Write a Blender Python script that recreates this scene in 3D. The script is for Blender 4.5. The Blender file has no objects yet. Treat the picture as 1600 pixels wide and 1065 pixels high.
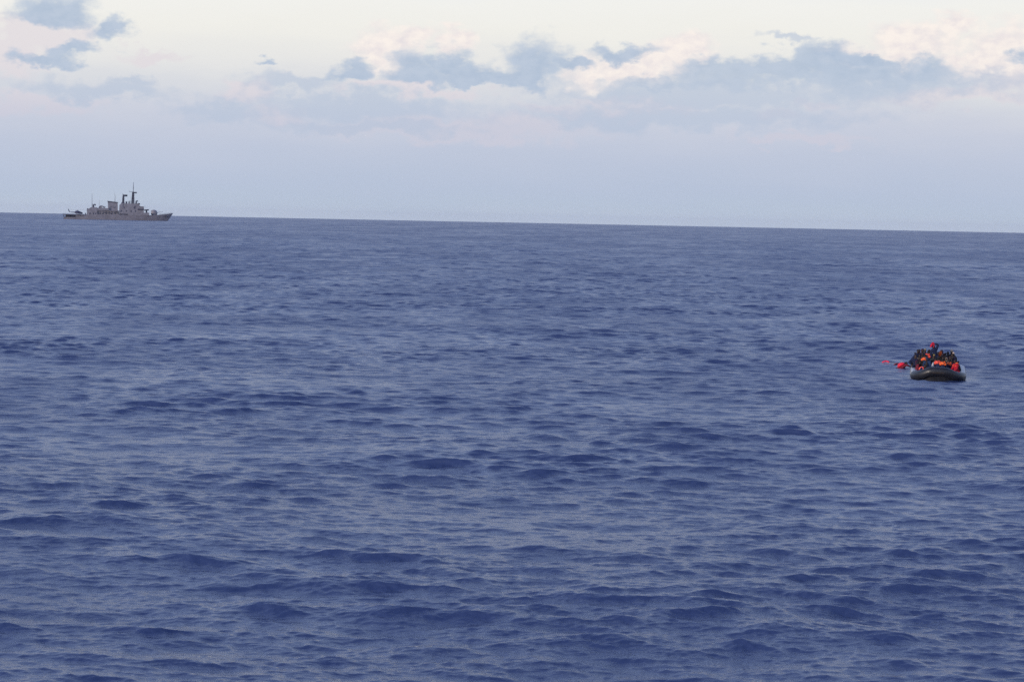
import bpy, bmesh, math, random
import numpy as np
from mathutils import Vector, Matrix, Euler, Quaternion

R = math.radians
scene = bpy.context.scene
COL = scene.collection

# ------------------------------------------------------------------ camera
cd = bpy.data.cameras.new("camera")
cd.sensor_width = 36.0
cd.lens = 78.75
cd.clip_start = 0.5
cd.clip_end = 60000
cam = bpy.data.objects.new("camera", cd)
COL.objects.link(cam)
CAM_H = 10.2
cam.matrix_world = (Matrix.Translation((0, 0, CAM_H))
                    @ Matrix.Rotation(-0.05451, 4, 'X')
                    @ Matrix.Rotation(R(90), 4, 'X')
                    @ Matrix.Rotation(R(1.146), 4, 'Z'))
scene.camera = cam

# ------------------------------------------------------------------ colour management
vs = scene.view_settings
vs.view_transform = 'Standard'
vs.look = 'None'
vs.exposure = 0.0
vs.gamma = 1.0
vs.use_curve_mapping = False

scene.cycles.use_denoising = False
scene.cycles.volume_bounces = 2
SUN_EL, SUN_AZ = R(10.0), R(232.0)      # azimuth from +Y (north) turning to +X (east)

# ------------------------------------------------------------------ world: Nishita sky, evening haze band, clouds
world = bpy.data.worlds.new("World")
scene.world = world
world.use_nodes = True


class NT:
    """small node-graph helper"""
    def __init__(self, tree):
        self.t = tree
        self.t.nodes.clear()

    def n(self, typ, **kw):
        nd = self.t.nodes.new(typ)
        for k, v in kw.items():
            setattr(nd, k, v)
        return nd

    def link(self, a, b):
        self.t.links.new(a, b)

    def put(self, sock, v):
        if isinstance(v, bpy.types.NodeSocket):
            self.link(v, sock)
        else:
            sock.default_value = v

    def m(self, op, a, b=0.0, c=0.0, clamp=False):
        nd = self.n('ShaderNodeMath', operation=op)
        nd.use_clamp = clamp
        for i, v in enumerate((a, b, c)):
            self.put(nd.inputs[i], v)
        return nd.outputs[0]

    def vm(self, op, a, b=(0, 0, 0), out=0):
        nd = self.n('ShaderNodeVectorMath', operation=op)
        self.put(nd.inputs[0], a)
        self.put(nd.inputs[1], b)
        return nd.outputs[out]

    def ss(self, x, lo, hi, a=0.0, b=1.0):
        nd = self.n('ShaderNodeMapRange', interpolation_type='SMOOTHSTEP')
        self.put(nd.inputs[0], x)
        for i, v in enumerate((lo, hi, a, b)):
            self.put(nd.inputs[1 + i], v)
        return nd.outputs[0]

    def noise(self, vec, scale, detail=4.0, rough=0.55, out='Fac', dist=0.0):
        nd = self.n('ShaderNodeTexNoise')
        self.put(nd.inputs['Vector'], vec)
        nd.inputs['Scale'].default_value = scale
        nd.inputs['Detail'].default_value = detail
        nd.inputs['Roughness'].default_value = rough
        nd.inputs['Distortion'].default_value = dist
        return nd.outputs[out]

    def mix(self, f, a, b):
        nd = self.n('ShaderNodeMix', data_type='RGBA')
        self.put(nd.inputs[0], f)
        self.put(nd.inputs[6], a)
        self.put(nd.inputs[7], b)
        return nd.outputs[2]


def srgb(r, g, b):
    f = lambda c: (c / 255 / 12.92) if c <= 10.3 else ((c / 255 + 0.055) / 1.055) ** 2.4
    return (f(r), f(g), f(b), 1.0)


def build_world():
    g = NT(world.node_tree)
    tc = g.n('ShaderNodeTexCoord')
    d = tc.outputs['Generated']
    sep = g.n('ShaderNodeSeparateXYZ')
    g.link(d, sep.inputs[0])
    x, y, z = sep.outputs
    az = g.m('ARCTAN2', x, y)
    el = g.m('ADD', g.m('ARCSINE', z), 0.0018)
    # azimuth / elevation of the sky measured in milliradians from north and from the sea horizon
    u = g.m('MULTIPLY', az, 1000.0)
    v = g.m('MULTIPLY', el, 1000.0)
    cmb = g.n('ShaderNodeCombineXYZ')
    g.link(u, cmb.inputs[0]); g.link(v, cmb.inputs[1])
    uv = cmb.outputs[0]
    # ragged outlines: warp by fractal noise
    w1 = g.noise(g.vm('MULTIPLY', uv, (0.055, 0.085, 1)), 1.0, 6.0, 0.58, 'Color')
    warp = g.vm('MULTIPLY', g.vm('SUBTRACT', w1, (0.5, 0.5, 0.5)), (34.0, 24.0, 0))
    uvw = g.vm('ADD', uv, warp)
    lump = g.noise(g.vm('MULTIPLY', uv, (0.15, 0.22, 1)), 1.0, 5.0, 0.52)
    broad = g.noise(g.vm('MULTIPLY', uv, (0.016, 0.07, 1)), 1.0, 4.0, 0.55)

    def P(px, py, rx, ry, flat=1.0):
        """cloud centre and half size, photo units turned to milliradians"""
        return ((px - 800) / 3.5, (348 + (px - 800) * 0.02 - py) / 3.5, rx / 3.5, ry / 3.5, flat)

    def field(blobs):
        out = None
        for (cx, cy, rx, ry, flat) in blobs:
            q = g.vm('SUBTRACT', uvw, (cx, cy, 0))
            q = g.vm('MULTIPLY', q, (1 / rx, 1 / ry, 0))
            if flat > 1.0:                       # flat underside: squash what lies below the centre
                s = g.n('ShaderNodeSeparateXYZ'); g.link(q, s.inputs[0])
                below = g.m('MULTIPLY', g.m('MINIMUM', s.outputs[1], 0.0), flat)
                yy = g.m('ADD', g.m('MAXIMUM', s.outputs[1], 0.0), below)
                c = g.n('ShaderNodeCombineXYZ'); g.link(s.outputs[0], c.inputs[0]); g.link(yy, c.inputs[1])
                q = c.outputs[0]
            f = g.m('SUBTRACT', 1.0, g.vm('LENGTH', q, out=1))
            out = f if out is None else g.m('SMOOTH_MAX', out, f, 0.12)
        return out

    lit = field([P(600, 86, 66, 50), P(640, 66, 40, 26), P(706, 66, 40, 28), P(905, 114, 40, 40), P(1045, 90, 74, 40),
                 P(985, 108, 100, 34), P(1405, 76, 92, 46), P(1470, 46, 42, 34), P(1545, 84, 78, 48), P(1500, 106, 60, 32),
                 P(1315, 92, 50, 26)])
    pale = field([P(14, 92, 90, 48), P(860, 172, 90, 14), P(1205, 186, 44, 16), P(1262, 162, 40, 14), P(1480, 158, 170, 18), P(432, 182, 60, 18),
                  P(1240, 222, 150, 10), P(640, 142, 160, 12), P(385, 150, 60, 24), P(990, 168, 150, 18), P(70, 170, 120, 22),
                  P(700, 200, 300, 26), P(60, 60, 120, 40), P(1560, 130, 120, 34), P(240, 90, 70, 14)])
    shade = field([P(85, 34, 82, 50, 2.6), P(168, 58, 50, 24), P(72, 104, 70, 18, 1.6), P(112, 90, 48, 16),
                   P(408, 104, 30, 10, 1.5), P(540, 122, 44, 26, 1.8), P(640, 128, 60, 52, 3.4), P(690, 110, 50, 38, 2.0),
                   P(752, 128, 160, 32, 3.4), P(825, 124, 70, 70, 3.4), P(880, 102, 44, 18), P(962, 86, 66, 20, 1.5),
                   P(1320, 98, 60, 14),
                   P(1598, 94, 36, 24)])
    bank = field([P(1120, 122, 110, 34), P(1215, 112, 90, 34), P(1275, 100, 70, 42), P(1360, 118, 160, 34), P(1010, 132, 90, 20)])
    faint = field([P(160, 148, 170, 32, 1.8), P(455, 134, 110, 22), P(1380, 132, 330, 44), P(1100, 150, 350, 40), P(560, 168, 240, 30),
                   P(350, 176, 110, 26), P(560, 196, 240, 16), P(1060, 186, 420, 30), P(210, 128, 60, 14), P(1225, 64, 60, 10)])
    f_lit = g.ss(g.m('ADD', lit, g.m('MULTIPLY', g.m('SUBTRACT', lump, 0.5), 0.8)), -0.08, 0.58)
    f_pal = g.ss(g.m('ADD', pale, g.m('MULTIPLY', g.m('SUBTRACT', lump, 0.5), 1.0)), 0.0, 0.6)
    f_sh = g.ss(g.m('ADD', shade, g.m('MULTIPLY', g.m('SUBTRACT', lump, 0.5), 0.7)), -0.06, 0.62)
    f_bk = g.ss(g.m('ADD', bank, g.m('MULTIPLY', g.m('SUBTRACT', lump, 0.5), 0.8)), 0.02, 0.55)
    f_fa = g.ss(g.m('ADD', faint, g.m('MULTIPLY', g.m('SUBTRACT', lump, 0.5), 0.9)), 0.0, 0.7)

    # clear air by elevation: blue-grey haze at the horizon, cream above, then the Nishita blue
    rmp = g.n('ShaderNodeValToRGB')
    g.link(g.m('DIVIDE', g.m('ADD', v, g.m('MULTIPLY', g.m('SUBTRACT', broad, 0.5), 16.0)), 1000.0), rmp.inputs[0])
    cr = rmp.color_ramp
    stops = [(0.0, (189, 201, 219)), (4, (187, 199, 217)), (9, (184, 197, 216)), (14, (184, 196, 217)), (30, (191, 200, 219)), (46, (203, 208, 222)),
             (58, (216, 219, 225)), (68, (230, 230, 229)), (84, (240, 239, 233)), (100, (242, 242, 238)), (122, (210, 221, 241)),
             (150, (184, 205, 242)), (240, (174, 198, 243)), (400, (174, 197, 242)), (1000, (144, 168, 226))]
    cr.elements[0].position = 0.0
    cr.elements[0].color = srgb(*stops[0][1])
    cr.elements[1].position = 1.0
    cr.elements[1].color = srgb(*stops[-1][1])
    for p, c in stops[1:-1]:
        e = cr.elements.new(p / 1000.0)
        e.color = srgb(*c)
    sky = g.n('ShaderNodeTexSky', sky_type='NISHITA')
    sky.sun_disc = False
    sky.sun_elevation = SUN_EL
    sky.sun_rotation = SUN_AZ
    sky.altitude = 10
    sky.air_density = 1.0
    sky.dust_density = 1.0
    sky.ozone_density = 3.0
    nis = g.vm('MULTIPLY', sky.outputs[0], (0.14, 0.15, 0.21))      # strength 0.15, white balance of the photograph
    col = g.mix(g.ss(v, 450.0, 1300.0), rmp.outputs[0], nis)

    # clouds: in the frame the observed banks; elsewhere round the horizon broken banks of the same kind
    gen = g.noise(g.vm('MULTIPLY', uv, (0.012, 0.03, 1)), 1.0, 7.0, 0.6)
    away = g.ss(g.m('ABSOLUTE', az), 0.27, 0.40)
    band = g.m('MULTIPLY', g.ss(v, 20.0, 60.0), g.ss(v, 260.0, 90.0))
    f_gen = g.m('MULTIPLY', g.m('MULTIPLY', g.ss(gen, 0.52, 0.62), band), away)
    fine = g.noise(g.vm('MULTIPLY', uvw, (0.35, 0.5, 1)), 1.0, 5.0, 0.6)
    form = g.m('ADD', g.m('MULTIPLY', lump, 0.85), g.m('MULTIPLY', fine, 0.15))
    warm = g.mix(g.ss(form, 0.24, 0.66), srgb(230, 223, 226), srgb(251, 242, 235))
    dusk = g.mix(g.ss(v, 40.0, 62.0), srgb(205, 205, 219), srgb(226, 219, 224))
    sh_c = g.mix(g.ss(form, 0.32, 0.66), srgb(173, 190, 212), srgb(185, 199, 218))
    sh_c = g.mix(g.ss(v, 40.0, 72.0), srgb(183, 197, 218), sh_c)
    col = g.mix(g.m('MULTIPLY', f_pal, 0.75), col, dusk)
    col = g.mix(g.m('MULTIPLY', f_fa, 0.62), col, srgb(182, 196, 217))
    col = g.mix(g.m('MULTIPLY', f_lit, g.ss(v, 40.0, 66.0, 0.25, 0.95)), col, warm)
    col = g.mix(g.m('MULTIPLY', f_bk, g.ss(v, 50.0, 74.0, 0.35, 0.85)), col, sh_c)
    col = g.mix(g.m('MULTIPLY', f_sh, 0.92), col, sh_c)
    col = g.mix(g.m('MULTIPLY', f_gen, 0.9), col, sh_c)
    bg = g.n('ShaderNodeBackground')
    g.link(col, bg.inputs[0])
    bg.inputs[1].default_value = 1.0
    out = g.n('ShaderNodeOutputWorld')
    g.link(bg.outputs[0], out.inputs[0])


build_world()

# ------------------------------------------------------------------ sun: low evening sun behind the camera
sl = bpy.data.lights.new("sun", 'SUN')
sl.energy = 2.7
sl.angle = R(3.0)
sl.color = (1.0, 0.86, 0.74)
sun = bpy.data.objects.new("sun", sl)
COL.objects.link(sun)
sd = Vector((math.sin(SUN_AZ) * math.cos(SUN_EL), math.cos(SUN_AZ) * math.cos(SUN_EL), math.sin(SUN_EL)))
sun.rotation_euler = sd.to_track_quat('Z', 'Y').to_euler()


# ------------------------------------------------------------------ the sea
EARTH = 6.371e6


def sea_waves(seed=29):
    rng = np.random.default_rng(seed)
    waves = []
    mean = R(-97)
    for lam0, lam1, n, var, spread in ((0.16, 0.4, 56, 0.0080, 0.60), (0.4, 0.9, 56, 0.0062, 0.55), (0.9, 2.0, 48, 0.0060, 0.58),
                                       (2.0, 4.5, 48, 0.0036, 0.58), (4.5, 10.0, 36, 0.0007, 0.60),
                                       (10.0, 22.0, 18, 0.0002, 0.6), (22.0, 48.0, 8, 0.0002, 0.4)):
        for i in range(n):
            lam = lam0 * (lam1 / lam0) ** ((i + rng.random()) / n)
            k = 2 * math.pi / lam
            amp = math.sqrt(2 * var / n) / k * rng.uniform(0.6, 1.4)
            phi = mean + rng.normal() * spread
            waves.append((lam, k * math.cos(phi), k * math.sin(phi), amp, rng.uniform(0, 2 * math.pi)))
    return waves


def sea_rows():
    rows = [2.0]
    while rows[-1] < 24000:
        r = rows[-1]
        if r < 38:
            s = 0.9
        else:
            s = min(max(0.062, 0.062 * (r / 55) ** 0.98), 40 + (r > 12500) * 400)
        rows.append(r + s)
    return np.array(rows)


def sea_cols():
    core = R(14.2)
    n = 1150
    c = list(np.linspace(-core, core, n))
    step = c[1] - c[0]
    right = []
    a = core
    while a < math.pi:
        step = min(step * 1.12, R(3))
        a += step
        right.append(min(a, math.pi))
    left = [-a for a in right[::-1]]
    return np.array(left + c + right), step


def build_sea():
    rr = sea_rows()
    tt, _ = sea_cols()
    nr, nc = len(rr), len(tt)
    dr = np.gradient(rr)
    dt = np.gradient(tt)
    px = (rr[:, None] * np.sin(tt)[None, :])
    py = (rr[:, None] * np.cos(tt)[None, :])
    dx = np.zeros((nr, nc), np.float32)
    dy = np.zeros((nr, nc), np.float32)
    dz = np.zeros((nr, nc), np.float32)
    chop = np.full(nr, 0.006)                 # slope variance too fine for the mesh at that range
    # gusts: patches of rougher and smoother water, and wavelets riding on the crests of the longer waves
    rng = np.random.default_rng(5)
    gust = np.ones((nr, nc), np.float32)
    for i in range(26):
        lam = 9.0 * (160 / 9.0) ** (i / 25)
        phi = rng.uniform(0, 2 * math.pi)
        w = np.clip((lam / dr - 2.0) / 1.6, 0, 1)
        j = np.nonzero(w > 0)[0][-1] + 1
        th = ((2 * math.pi / lam) * (0.6 * math.cos(phi) * px[:j] + math.sin(phi) * py[:j]) + rng.uniform(0, 6.28)) % (2 * math.pi)
        gust[:j] += (0.032 * w[:j, None]).astype(np.float32) * np.cos(th.astype(np.float32))
    gust = np.clip(gust, 0.55, 1.7)
    long_z = mid_z = swell_z = None
    for lam, kx, ky, a, ph in sorted(sea_waves(), reverse=True):
        if lam < 5.5 and swell_z is None:
            swell_z = dz.copy()
        if lam < 1.1 and mid_z is None:
            mid_z = dz - 0.8 * swell_z
        if lam < 4.5 and long_z is None:
            long_z = dz.copy()
            gust *= np.clip(1.0 + 0.25 * long_z, 0.7, 1.35)
        k = math.hypot(kx, ky)
        wr = np.clip((lam / dr - 2.0) / 1.6, 0, 1)
        wr = np.where(rr < 38, wr * np.clip(lam / 2.5 - 0.6, 0, 1), wr)
        chop += (1 - wr ** 2) * (k * a) ** 2 / 2
        idx = np.nonzero(wr > 0)[0]
        if len(idx) == 0:
            continue
        i0, i1 = idx[0], idx[-1] + 1
        rmid = rr[i0:i1, None]
        w = wr[i0:i1, None] * np.clip((lam / (rmid * dt[None, :]) - 2.0) / 1.6, 0, 1)
        th = (kx * px[i0:i1] + ky * py[i0:i1] + ph)
        th = (th % (2 * math.pi)).astype(np.float32)
        c = np.cos(th); s = np.sin(th)
        wa = (w * a).astype(np.float32)
        if lam < 4.5:
            wa = wa * gust[i0:i1]
        dz[i0:i1] += wa * c
        q = 0.85
        dx[i0:i1] -= (q * kx / k) * wa * s
        dy[i0:i1] -= (q * ky / k) * wa * s
    # the boat's own bulk flattens the chop along its sides
    calm = np.exp(-(((px - 29.4) / 3.2) ** 2 + ((py - 154.0) / 6.5) ** 2)).astype(np.float32)
    for arr in (dx, dy, dz):
        arr *= 1 - 0.75 * calm
    # here and there a wave stands up steeper than the rest, its face towards the lee
    sg = float(mid_z[rr < 150].std())
    steep = np.clip(mid_z / sg - 0.7, 0, 2.0) ** 1.5 * 0.021
    steep *= np.clip((gust - 0.55) * 1.6, 0.2, 1.6)
    dz += steep
    dy -= 0.5 * steep
    co = np.empty((nr, nc, 3), np.float32)
    co[..., 0] = px + dx
    co[..., 1] = py + dy - 0.55 * (dz + 0.12 * np.abs(dz))     # crests lean the way the wind drives them
    co[..., 2] = dz - (rr ** 2 / (2 * EARTH))[:, None]
    me = bpy.data.meshes.new("sea")
    nv = nr * nc
    me.vertices.add(nv)
    me.vertices.foreach_set("co", co.reshape(-1))
    ids = np.arange(nv, dtype=np.int32).reshape(nr, nc)
    a = ids[:-1, :-1].ravel(); b = ids[:-1, 1:].ravel(); c = ids[1:, 1:].ravel(); d = ids[1:, :-1].ravel()
    quads = np.stack([a, b, c, d][::-1], 1).astype(np.int32)
    nq = len(quads)
    me.loops.add(nq * 4)
    me.loops.foreach_set("vertex_index", quads.ravel())
    me.polygons.add(nq)
    me.polygons.foreach_set("loop_start", np.arange(0, nq * 4, 4, dtype=np.int32))
    me.update(calc_edges=True)
    me.polygons.foreach_set("use_smooth", np.ones(nq, bool))
    at = me.attributes.new("chop", 'FLOAT', 'POINT')
    rough = np.sqrt(np.sqrt(2 * chop)).astype(np.float32)
    at.data.foreach_set("value", np.repeat(rough, nc))
    print("rough", rough[::200])
    print("sea verts", nv, "rows", nr, "cols", nc)
    o = bpy.data.objects.new("sea", me)
    COL.objects.link(o)
    o['kind'] = 'structure'
    return o


def sea_material():
    m = bpy.data.materials.new("sea_water")
    m.use_nodes = True
    g = NT(m.node_tree)
    geo = g.n('ShaderNodeTexCoord').outputs['Object']
    rip = g.noise(g.vm('MULTIPLY', geo, (2.2, 4.2, 2.0)), 1.0, 5.0, 0.6)
    rip2 = g.noise(g.vm('MULTIPLY', geo, (0.7, 1.5, 1.0)), 1.0, 3.0, 0.5)
    gust = g.noise(g.vm('MULTIPLY', geo, (0.03, 0.045, 1.0)), 1.0, 3.0, 0.5)
    h = g.m('ADD', g.m('MULTIPLY', rip, 0.075), g.m('MULTIPLY', rip2, 0.05))
    b = g.n('ShaderNodeBump')
    g.link(h, b.inputs['Height'])
    g.put(b.inputs['Strength'], g.ss(gust, 0.35, 0.65, 0.45, 0.95))
    b.inputs['Distance'].default_value = 1.0
    p = g.n('ShaderNodeBsdfPrincipled')
    # thin remains of foam in a few patches
    patch = g.ss(g.noise(g.vm('MULTIPLY', geo, (0.045, 0.03, 1.0)), 1.0, 2.0, 0.5), 0.60, 0.74)
    lace = g.ss(g.noise(g.vm('MULTIPLY', geo, (1.1, 2.0, 1.0)), 1.0, 6.0, 0.65, dist=1.0), 0.50, 0.68)
    g.put(p.inputs['Base Color'], g.mix(g.m('MULTIPLY', g.m('MULTIPLY', patch, lace), 0.45), (0.038, 0.060, 0.150, 1), (0.36, 0.42, 0.50, 1)))
    # cat's paws: gusts roughen the water in streaks
    paws = g.m('ADD', g.m('MULTIPLY', g.noise(g.vm('MULTIPLY', geo, (0.02, 0.006, 1.0)), 1.0, 3.0, 0.6), 0.5),
               g.m('MULTIPLY', g.noise(g.vm('MULTIPLY', geo, (0.16, 0.03, 1.0)), 1.0, 3.0, 0.6), 0.5))
    rbase = g.m('MULTIPLY_ADD', g.n('ShaderNodeAttribute', attribute_name='chop').outputs['Fac'], 1.2, -0.25)
    g.link(g.m('ADD', rbase, g.ss(paws, 0.35, 0.65, -0.06, 0.08)), p.inputs['Roughness'])
    p.inputs['IOR'].default_value = 1.333
    g.link(b.outputs[0], p.inputs['Normal'])
    out = g.n('ShaderNodeOutputMaterial')
    g.link(p.outputs[0], out.inputs[0])
    return m


sea = build_sea()
sea.data.materials.append(sea_material())


# ------------------------------------------------------------------ helpers for things
def material(name, col, rough=0.6, spec=0.5, metal=0.0, vary=0.12, scale=3.0, grime=None):
    """painted / cloth / rubber surface: base colour broken up by two scales of noise, optional dirt colour"""
    m = bpy.data.materials.new(name)
    m.use_nodes = True
    g = NT(m.node_tree)
    co = g.n('ShaderNodeTexCoord').outputs['Object']
    n1 = g.noise(co, scale, 5.0, 0.6)
    a = tuple(c * (1 - vary) for c in col) + (1,)
    b = tuple(min(1.0, c * (1 + vary)) for c in col) + (1,)
    c = g.mix(g.ss(n1, 0.3, 0.7), a, b)
    if grime:
        n2 = g.noise(g.vm('MULTIPLY', co, (1.0, 1.0, 0.25)), scale * 0.6, 4.0, 0.6)
        c = g.mix(g.ss(n2, 0.58, 0.75, 0.0, 0.6), c, tuple(grime) + (1,))
    p = g.n('ShaderNodeBsdfPrincipled')
    g.link(c, p.inputs['Base Color'])
    p.inputs['Roughness'].default_value = rough
    p.inputs['Specular IOR Level'].default_value = spec
    p.inputs['Metallic'].default_value = metal
    bmp = g.n('ShaderNodeBump')
    bmp.inputs['Strength'].default_value = 0.15
    bmp.inputs['Distance'].default_value = 0.02
    g.link(n1, bmp.inputs['Height'])
    g.link(bmp.outputs[0], p.inputs['Normal'])
    out = g.n('ShaderNodeOutputMaterial')
    g.link(p.outputs[0], out.inputs[0])
    return m


def link_mesh(name, bm, mat, parent=None, smooth=False):
    me = bpy.data.meshes.new(name)
    bmesh.ops.recalc_face_normals(bm, faces=bm.faces)
    bm.to_mesh(me)
    bm.free()
    if smooth:
        me.polygons.foreach_set("use_smooth", [True] * len(me.polygons))
    o = bpy.data.objects.new(name, me)
    COL.objects.link(o)
    if mat:
        me.materials.append(mat)
    if parent:
        o.parent = parent
    return o


def thing(name, label, category, loc=(0, 0, 0), rotz=0.0, group=None):
    o = bpy.data.objects.new(name, None)
    o.empty_display_size = 0.3
    COL.objects.link(o)
    o.location = loc
    o.rotation_euler = (0, 0, rotz)
    o['label'] = label
    o['category'] = category
    if group:
        o['group'] = group
    return o


def add_box(bm, x0, x1, y0, y1, z0, z1, bev=0.0):
    r = bmesh.ops.create_cube(bm, size=1.0)
    for v in r['verts']:
        v.co = Vector(((x0 + x1) / 2 + v.co.x * (x1 - x0), (y0 + y1) / 2 + v.co.y * (y1 - y0), (z0 + z1) / 2 + v.co.z * (z1 - z0)))
    if bev:
        es = list({e for v in r['verts'] for e in v.link_edges})
        bmesh.ops.bevel(bm, geom=es, offset=bev, segments=1, affect='EDGES')


def add_prism(bm, outline, y0, y1, taper=0.0):
    """side outline in (x, z) given depth y0..y1; taper draws the top edge inward"""
    zs = [p[1] for p in outline]
    z0, z1 = min(zs), max(zs)
    a, b = [], []
    for x, z in outline:
        f = taper * (z - z0) / max(z1 - z0, 1e-6)
        a.append(bm.verts.new((x, y0 + f, z)))
        b.append(bm.verts.new((x, y1 - f, z)))
    bm.faces.new(a)
    bm.faces.new(b[::-1])
    n = len(a)
    for i in range(n):
        j = (i + 1) % n
        bm.faces.new((a[i], b[i], b[j], a[j]))


def add_tube(bm, pts, radii, seg=8, caps=True):
    """round bar through the points"""
    pts = [Vector(p) for p in pts]
    if not hasattr(radii, '__len__'):
        radii = [radii] * len(pts)
    rings = []
    up = None
    for i, p in enumerate(pts):
        t = (pts[min(i + 1, len(pts) - 1)] - pts[max(i - 1, 0)]).normalized()
        if up is None:
            up = Vector((0, 0, 1)) if abs(t.z) < 0.9 else Vector((0, 1, 0))
        s = t.cross(up).normalized()
        u = s.cross(t).normalized()
        up = u
        rings.append([bm.verts.new(p + (s * math.cos(a) + u * math.sin(a)) * radii[i])
                      for a in (2 * math.pi * k / seg for k in range(seg))])
    for r0, r1 in zip(rings, rings[1:]):
        for k in range(seg):
            bm.faces.new((r0[k], r0[(k + 1) % seg], r1[(k + 1) % seg], r1[k]))
    if caps:
        bm.faces.new(rings[0][::-1])
        bm.faces.new(rings[-1])


def add_ball(bm, c, rx, ry, rz, seg=12):
    r = bmesh.ops.create_uvsphere(bm, u_segments=seg, v_segments=max(6, seg // 2), radius=1.0)
    for v in r['verts']:
        v.co = Vector((c[0] + v.co.x * rx, c[1] + v.co.y * ry, c[2] + v.co.z * rz))


def new_part(name, mat, parent, fn, smooth=False):
    bm = bmesh.new()
    fn(bm)
    return link_mesh(name, bm, mat, parent, smooth)


# ------------------------------------------------------------------ grey warship on the horizon
def build_warship():
    D, AZ = 2600.0, -0.17515
    cx, cy = math.sin(AZ) * D, math.cos(AZ) * D
    ship = thing('warship', 'grey naval frigate with two dark masts and raked funnel, side on against the horizon',
                 'warship', (cx, cy, -D * D / (2 * EARTH)), -AZ)
    ship.scale = (1.008,) * 3
    X0 = -60.2                                   # stern; bow points to local +x
    grey = material('ship_grey', (0.190, 0.180, 0.208), 0.55, vary=0.14, scale=0.25, grime=(0.14, 0.125, 0.145))
    grey2 = material('ship_grey_upper', (0.205, 0.196, 0.224), 0.55, vary=0.16, scale=0.3)
    deckm = material('ship_deck', (0.10, 0.105, 0.12), 0.8, vary=0.15, scale=0.4)
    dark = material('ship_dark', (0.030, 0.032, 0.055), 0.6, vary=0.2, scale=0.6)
    mid = material('ship_mast_grey', (0.055, 0.058, 0.095), 0.55, vary=0.2, scale=0.6)
    glass = material('ship_window_glass', (0.015, 0.018, 0.03), 0.12, vary=0.05)

    # hull: stations (x, half breadth at deck, half breadth at waterline, deck height)
    st = [(0.6, 5.6, 5.0, 2.5), (6, 5.9, 5.4, 2.5), (13.9, 6.2, 5.8, 2.5), (14.0, 6.2, 5.8, 4.9), (26, 6.4, 6.1, 5.1), (42, 6.5, 6.3, 5.3),
          (60, 6.5, 6.3, 5.5), (78, 6.3, 5.7, 5.7), (92, 5.7, 4.5, 5.9), (104, 4.6, 3.0, 6.6), (112, 3.3, 1.7, 7.5),
          (118, 1.9, 0.6, 8.4), (122.4, 0.15, 0.05, 9.1)]

    def hull(bm):
        rings = []
        for x, bd, bw, zd in st:
            f = max(0.0, (x - 104) / 18.4)
            xk = x - 6.2 * f ** 1.3                     # raked stem
            ring = []
            for y, z, xx in ((-bd, zd, x), (-(bd * 0.45 + bw * 0.55), zd * 0.45, x * 0.5 + xk * 0.5), (-bw, 0, xk), (-bw * 0.6, -3, xk - f),
                             (bw * 0.6, -3, xk - f), (bw, 0, xk), (bd * 0.45 + bw * 0.55, zd * 0.45, x * 0.5 + xk * 0.5), (bd, zd, x)):
                ring.append(bm.verts.new((X0 + xx, y, z)))
            rings.append(ring)
        for a, b in zip(rings, rings[1:]):
            for k in range(8):
                j = (k + 1) % 8
                bm.faces.new((a[k], a[j], b[j], b[k]))
        bm.faces.new(rings[0])
        bm.faces.new(rings[-1][::-1])
    h = new_part('hull', grey, ship, hull)

    def anchor(bm):
        add_tube(bm, [(X0 + 113.6, -2.62, 5.6), (X0 + 114.4, -2.45, 5.5)], 0.55, 8)
        add_box(bm, X0 + 113.3, X0 + 114.9, -2.75, -2.45, 4.5, 5.1)
    new_part('anchor', dark, h, anchor)

    def bowrail(bm):
        for k in range(9):
            f = k / 8
            x = 107 + 14 * f
            hb = float(np.interp(x, [s[0] for s in st], [s[1] for s in st])) - 0.15
            zd = float(np.interp(x, [s[0] for s in st], [s[3] for s in st]))
            for sgn in (-1, 1):
                add_tube(bm, [(X0 + x, sgn * hb, zd), (X0 + x, sgn * hb, zd + 1.1)], 0.05, 5)
        for sgn in (-1, 1):
            for dz in (0.55, 1.1):
                add_tube(bm, [(X0 + x, sgn * (float(np.interp(x, [s[0] for s in st], [s[1] for s in st])) - 0.15),
                               float(np.interp(x, [s[0] for s in st], [s[3] for s in st])) + dz) for x in (107, 110, 112, 115, 118, 121)], 0.05, 5)
    new_part('railing', mid, h, bowrail)

    # flight deck over the open mooring deck at the stern
    def fdeck(bm):
        add_box(bm, X0 - 0.6, X0 + 26.0, -6.3, 6.3, 5.13, 5.5)
    fd = new_part('flight_deck', grey, ship, fdeck)

    for x in (0.4, 2.6, 5.2, 7.0, 9.6, 11.6, 13.2):
        for y in (-6.0, 6.0):
            new_part('deck_post', mid, fd, lambda bm: add_box(bm, X0 + x, X0 + x + 0.45, y - 0.2, y + 0.2, 2.45, 5.13))
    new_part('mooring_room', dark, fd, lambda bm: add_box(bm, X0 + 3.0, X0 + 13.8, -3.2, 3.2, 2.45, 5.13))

    for x0, x1 in ((-0.4, 6.4), (14.6, 22.4)):
        for y in (-1, 1):
            new_part('safety_net', dark, fd, lambda bm: add_box(bm, X0 + x0, X0 + x1, y * 7.3 - 0.9, y * 7.3 + 0.9, 4.95, 5.12))

    for y in (-6.2, 6.2):
        def rail(bm):
            for k in range(9):
                x = X0 - 0.3 + k * 1.5
                add_tube(bm, [(x, y, 5.5), (x, y, 6.6)], 0.06, 5)
            add_tube(bm, [(X0 - 0.3, y, 6.6), (X0 + 11.7, y, 6.6)], 0.05, 5)
        new_part('railing', dark, fd, rail)
    new_part('deck_locker', dark, fd, lambda bm: add_box(bm, X0 + 24.2, X0 + 25.2, -4.6, -3.2, 5.5, 7.4, 0.1))

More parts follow.
